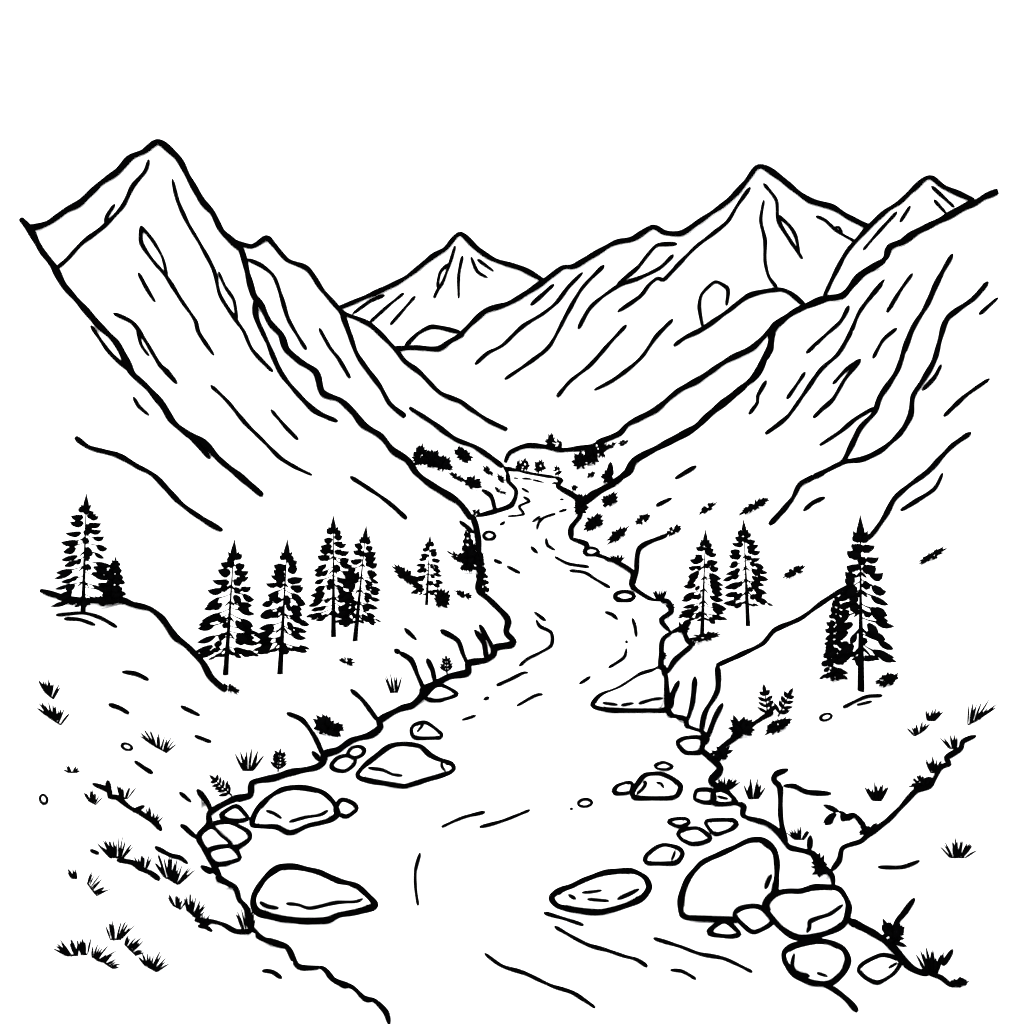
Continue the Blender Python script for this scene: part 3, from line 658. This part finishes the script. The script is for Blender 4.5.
fb('dark round bush at the foot of the far right hillside', 580,461,14,17,0)
fb('tallest dark bush of the far right hillside clump', 592,455,14,22,-8)
fb('dark bush at the right end of the far right hillside clump', 602,450,9,20,-8)
fb('slim tilted bush above the far right clump', 611,446,13,5,35)
fb('small tilted dash of a bush highest on the far right hillside', 623,443,11,5,25)
fb('small tilted bush low in the middle of the far right hillside', 591,475,10,6,30)
fb('tall oval bush against the crest line of the far right hillside', 610,475,13,21,-20)
fb('tiny bush just above the far right shore', 574,488,6,7,0)
fb('dark upright bush in the notch where two crest lines meet the far right shore', 581,505,13,24,-8)
sh = shrub
sh('spiky bush on the right slope just under the crest line', 610,500,19,13,38)
sh('dark bush on the right slope near the river notch', 594,523,22,15,38)
sh('long tilted leafy bush on the right slope above the shore', 618,535,25,11,40)
sh('small leafy bush in the middle of the right slope', 643,520,18,10,32)
sh('leafy sprig at the end of the crack line on the right slope', 673,531,20,9,28)
sh('thin tilted leafy shrub upper middle of the right slope', 708,508,22,8,33)
sh('wide tilted leafy shrub above the two right conifers', 755,506,34,10,30)
sh('tiny ragged shrub on the right shore edge left of the paired conifers', 671,607,8,9,0)
sh('dark ragged shrub under the left side of the paired conifers', 684,628,12,11,20)
sh('tiny sprig on the cliff edge above the long low rock slab', 664,656,6,9,0)
sh('spiky shrub right of the two right conifers', 794,572,26,10,28)
sh('thin tilted shrub high at the right behind the tallest conifer', 932,556,34,8,30)
sh('low shrub at the foot of the tallest conifer', 887,680,25,12,22)
sh('low dark shrub at the foot of the left conifer above the right bank', 705,637,32,10,12)
sh('dark shrub clinging to the left side of the small open conifer', 406,576,32,13,-38)
sh('dark drooping shrub at the right foot of the small open conifer', 442,599,16,20,-30)
sh('ragged little shrub between the small open conifer and the river', 464,595,20,8,-22)
sh('dark leafy arm of a shrub on the left river edge', 457,557,22,8,-30)
sh('dense dark upright shrub hanging over the left river edge', 471,558,15,32,-12)
sh('small shrub where the left crest line runs out', 230,689,22,8,-25)
sh('tiny star-shaped shrub alone on the left hillside', 347,661,16,9,-15)
sh('spiky round shrub on the left bank above the shore line', 328,727,28,20,-30)
sh('spiky round shrub on the sprig line above the right shore', 741,728,23,20,0)
sh('flattened shrub overhanging the right shore', 722,754,22,15,25)
sh('twiggy shrub between the twin ferns and the cliff', 778,726,28,13,28)
sh('ragged shrub in the rock notch above the cracked bowl boulder', 819,865,15,26,15)
sh('dark shrub growing on the right rim line, under a bare twig', 893,934,20,28,-5)
sh('small ragged sprig at the lower right end of the rim line', 959,982,20,9,5)
sh('small leafy shrub where the right twig meets the long crack line', 870,830,22,11,20)
sh('ragged shrub low on the long crack line of the right bank', 922,783,24,12,15)
sh('low dark ground shrub under the pine hem at the far left crest', 66,601,18,7,-15)
sh('low dark ground shrub at the right hem of the far left conifer', 104,601,28,9,-8)

tf = tuft
tf('uppermost small grass tuft at the far left of the left bank', 49,696,19,14,0,slope=8)
tf('wider grass tuft just below the uppermost one at the far left', 54,721,30,17,8,n=13,slope=10)
tf('spiky tuft in the middle of the left bank above a short mark', 159,749,32,17,0,n=13,slope=9)
tf('tiny three-bladed tuft on the left bank', 72,773,18,7,-5,n=5)
tf('small tuft left of the twiggy line on the left bank', 92,803,17,10,0,n=7,slope=5)
tf('tuft at the upper end of the twiggy line on the left bank', 124,799,17,13,-5,n=7)
tf('tuft at the lower end of the twiggy line on the left bank', 152,823,16,13,-10,n=7,slope=6)
tf('large dense tuft at the left end of the lower rim line', 117,858,30,19,0,n=16)
tf('small tuft in the middle of the lower rim line of the left bank', 143,869,18,13,0,n=8)
tf('largest dense tuft at the right end of the lower rim line', 171,881,34,21,-5,n=19,slope=9)
tf('left half of the sparse bent tuft at the far left, short blades', 75,879,11,11,15,n=5,spread=25)
tf('right half of the sparse bent tuft at the far left, leaning right', 92,890,22,14,-42,n=8,slope=14,spread=35)
tf('tuft above the lower shore corner at the left, left clump', 177,908,17,13,0,n=8,slope=4)
tf('tuft above the lower shore corner at the left, right clump', 192,915,22,18,-15,n=11,slope=10)
tf('low drooping tuft joined to the lower shore line at the left', 202,925,16,10,-25,n=6,slope=6)
tf('dark tuft at the corner of the left shore below the largest flat boulder', 248,931,22,20,0,n=9)
tf('leftmost spray of the wide bottom-left grass patch', 72,956,26,18,32,n=9,spread=45)
tf('middle upright spray of the wide bottom-left grass patch', 84,955,15,17,5,n=6,spread=30)
tf('right leaning spray of the wide bottom-left grass patch', 97,960,20,17,-40,n=8,spread=25,slope=6)
tf('lowest trailing spray of the wide bottom-left grass patch', 107,965,22,9,-55,n=6,spread=25,slope=8)
tf('tall upper spray of the second bottom-left grass patch', 116,940,24,18,-12,n=10,spread=42)
tf('middle leaning spray of the second bottom-left grass patch', 130,950,24,13,-45,n=9,spread=25,slope=12)
tf('lowest spray of the second bottom-left grass patch', 151,969,26,15,-15,n=11,spread=70,slope=8)
tf('upright tuft on the left hillside near the cliff', 394,693,16,18,5,n=7)
tf('broad-bladed tuft left of the small upright fern on the left bank', 248,771,23,18,0,n=8,thick=1.7)
tf('tiny tuft on the right shore line below the river notch', 618,562,13,8,0,n=6)
tf('tuft on the right shore line left of the paired conifers', 660,600,14,11,0,n=6)
tf('tuft behind the cracked wedge stone on the right shore', 726,790,20,12,-10,n=8)
tf('broad-bladed tuft right of the stones on the right shore', 753,799,20,17,0,n=8,thick=1.6)
tf('upper tuft of the stepped pair on the right bank', 931,721,16,13,-15,n=8)
tf('lower tuft of the stepped pair on the right bank', 919,734,20,12,0,n=8,slope=-6)
tf('leaning tuft at the far right of the right bank', 974,722,26,22,-25,n=9,slope=-8,spread=60)
tf('spray near the top of the long crack line on the right bank', 954,749,22,14,12,n=8)
tf('small spray in the middle of the long crack line on the right bank', 934,773,15,13,5,n=7)
tf('broad-bladed tuft alone on the right bank above the crack line', 877,801,20,16,0,n=8,thick=1.6)
tf('tuft by the small post mark above the right shore', 799,840,22,12,5,n=8)
tf('wide open tuft alone on the right bank slope', 957,858,31,17,0,n=14)
tf('large dense tuft at the lower right end of the rim line', 932,973,26,22,8,n=15,thick=1.5)
fern('small upright fern on the left shore line', 278,772,281,748,19,5)
fern('leaning fern growing up and left from the left shore line', 232,796,210,775,17,5,1.9)
fern('tiny fern on the left cliff top', 447,674,446,655,15,4,1.6)
fern('left upright fern of the twin ferns on the right bank', 768,717,763,684,19,4,2.3)
fern('right leaning fern of the twin ferns on the right bank', 778,717,792,688,19,4,2.3)

# broad-leaved twig on the right bank
h = hit(838,822); P0 = h[1]; k = depth(P0)*.995/F; mb = MB()
def wp(x, y): return P0+Vector(((x-838)*k, 0, (822-y+1)*k))
for a, b, r_ in (((838,812),(822,805),3),((836,814),(823,824),3),((833,816),(824,833),3),((842,812),(844,826),2.6),((838,812),(848,816),1.8),((844,818),(853,813),1.4)):
    mb.leaf(wp(*a), wp(*b), r_*1.2*k)
tag(mb.build_at('leafy_twig', P0), 'broad-leaved twig reaching left above the long crack line of the right bank', 'twig')
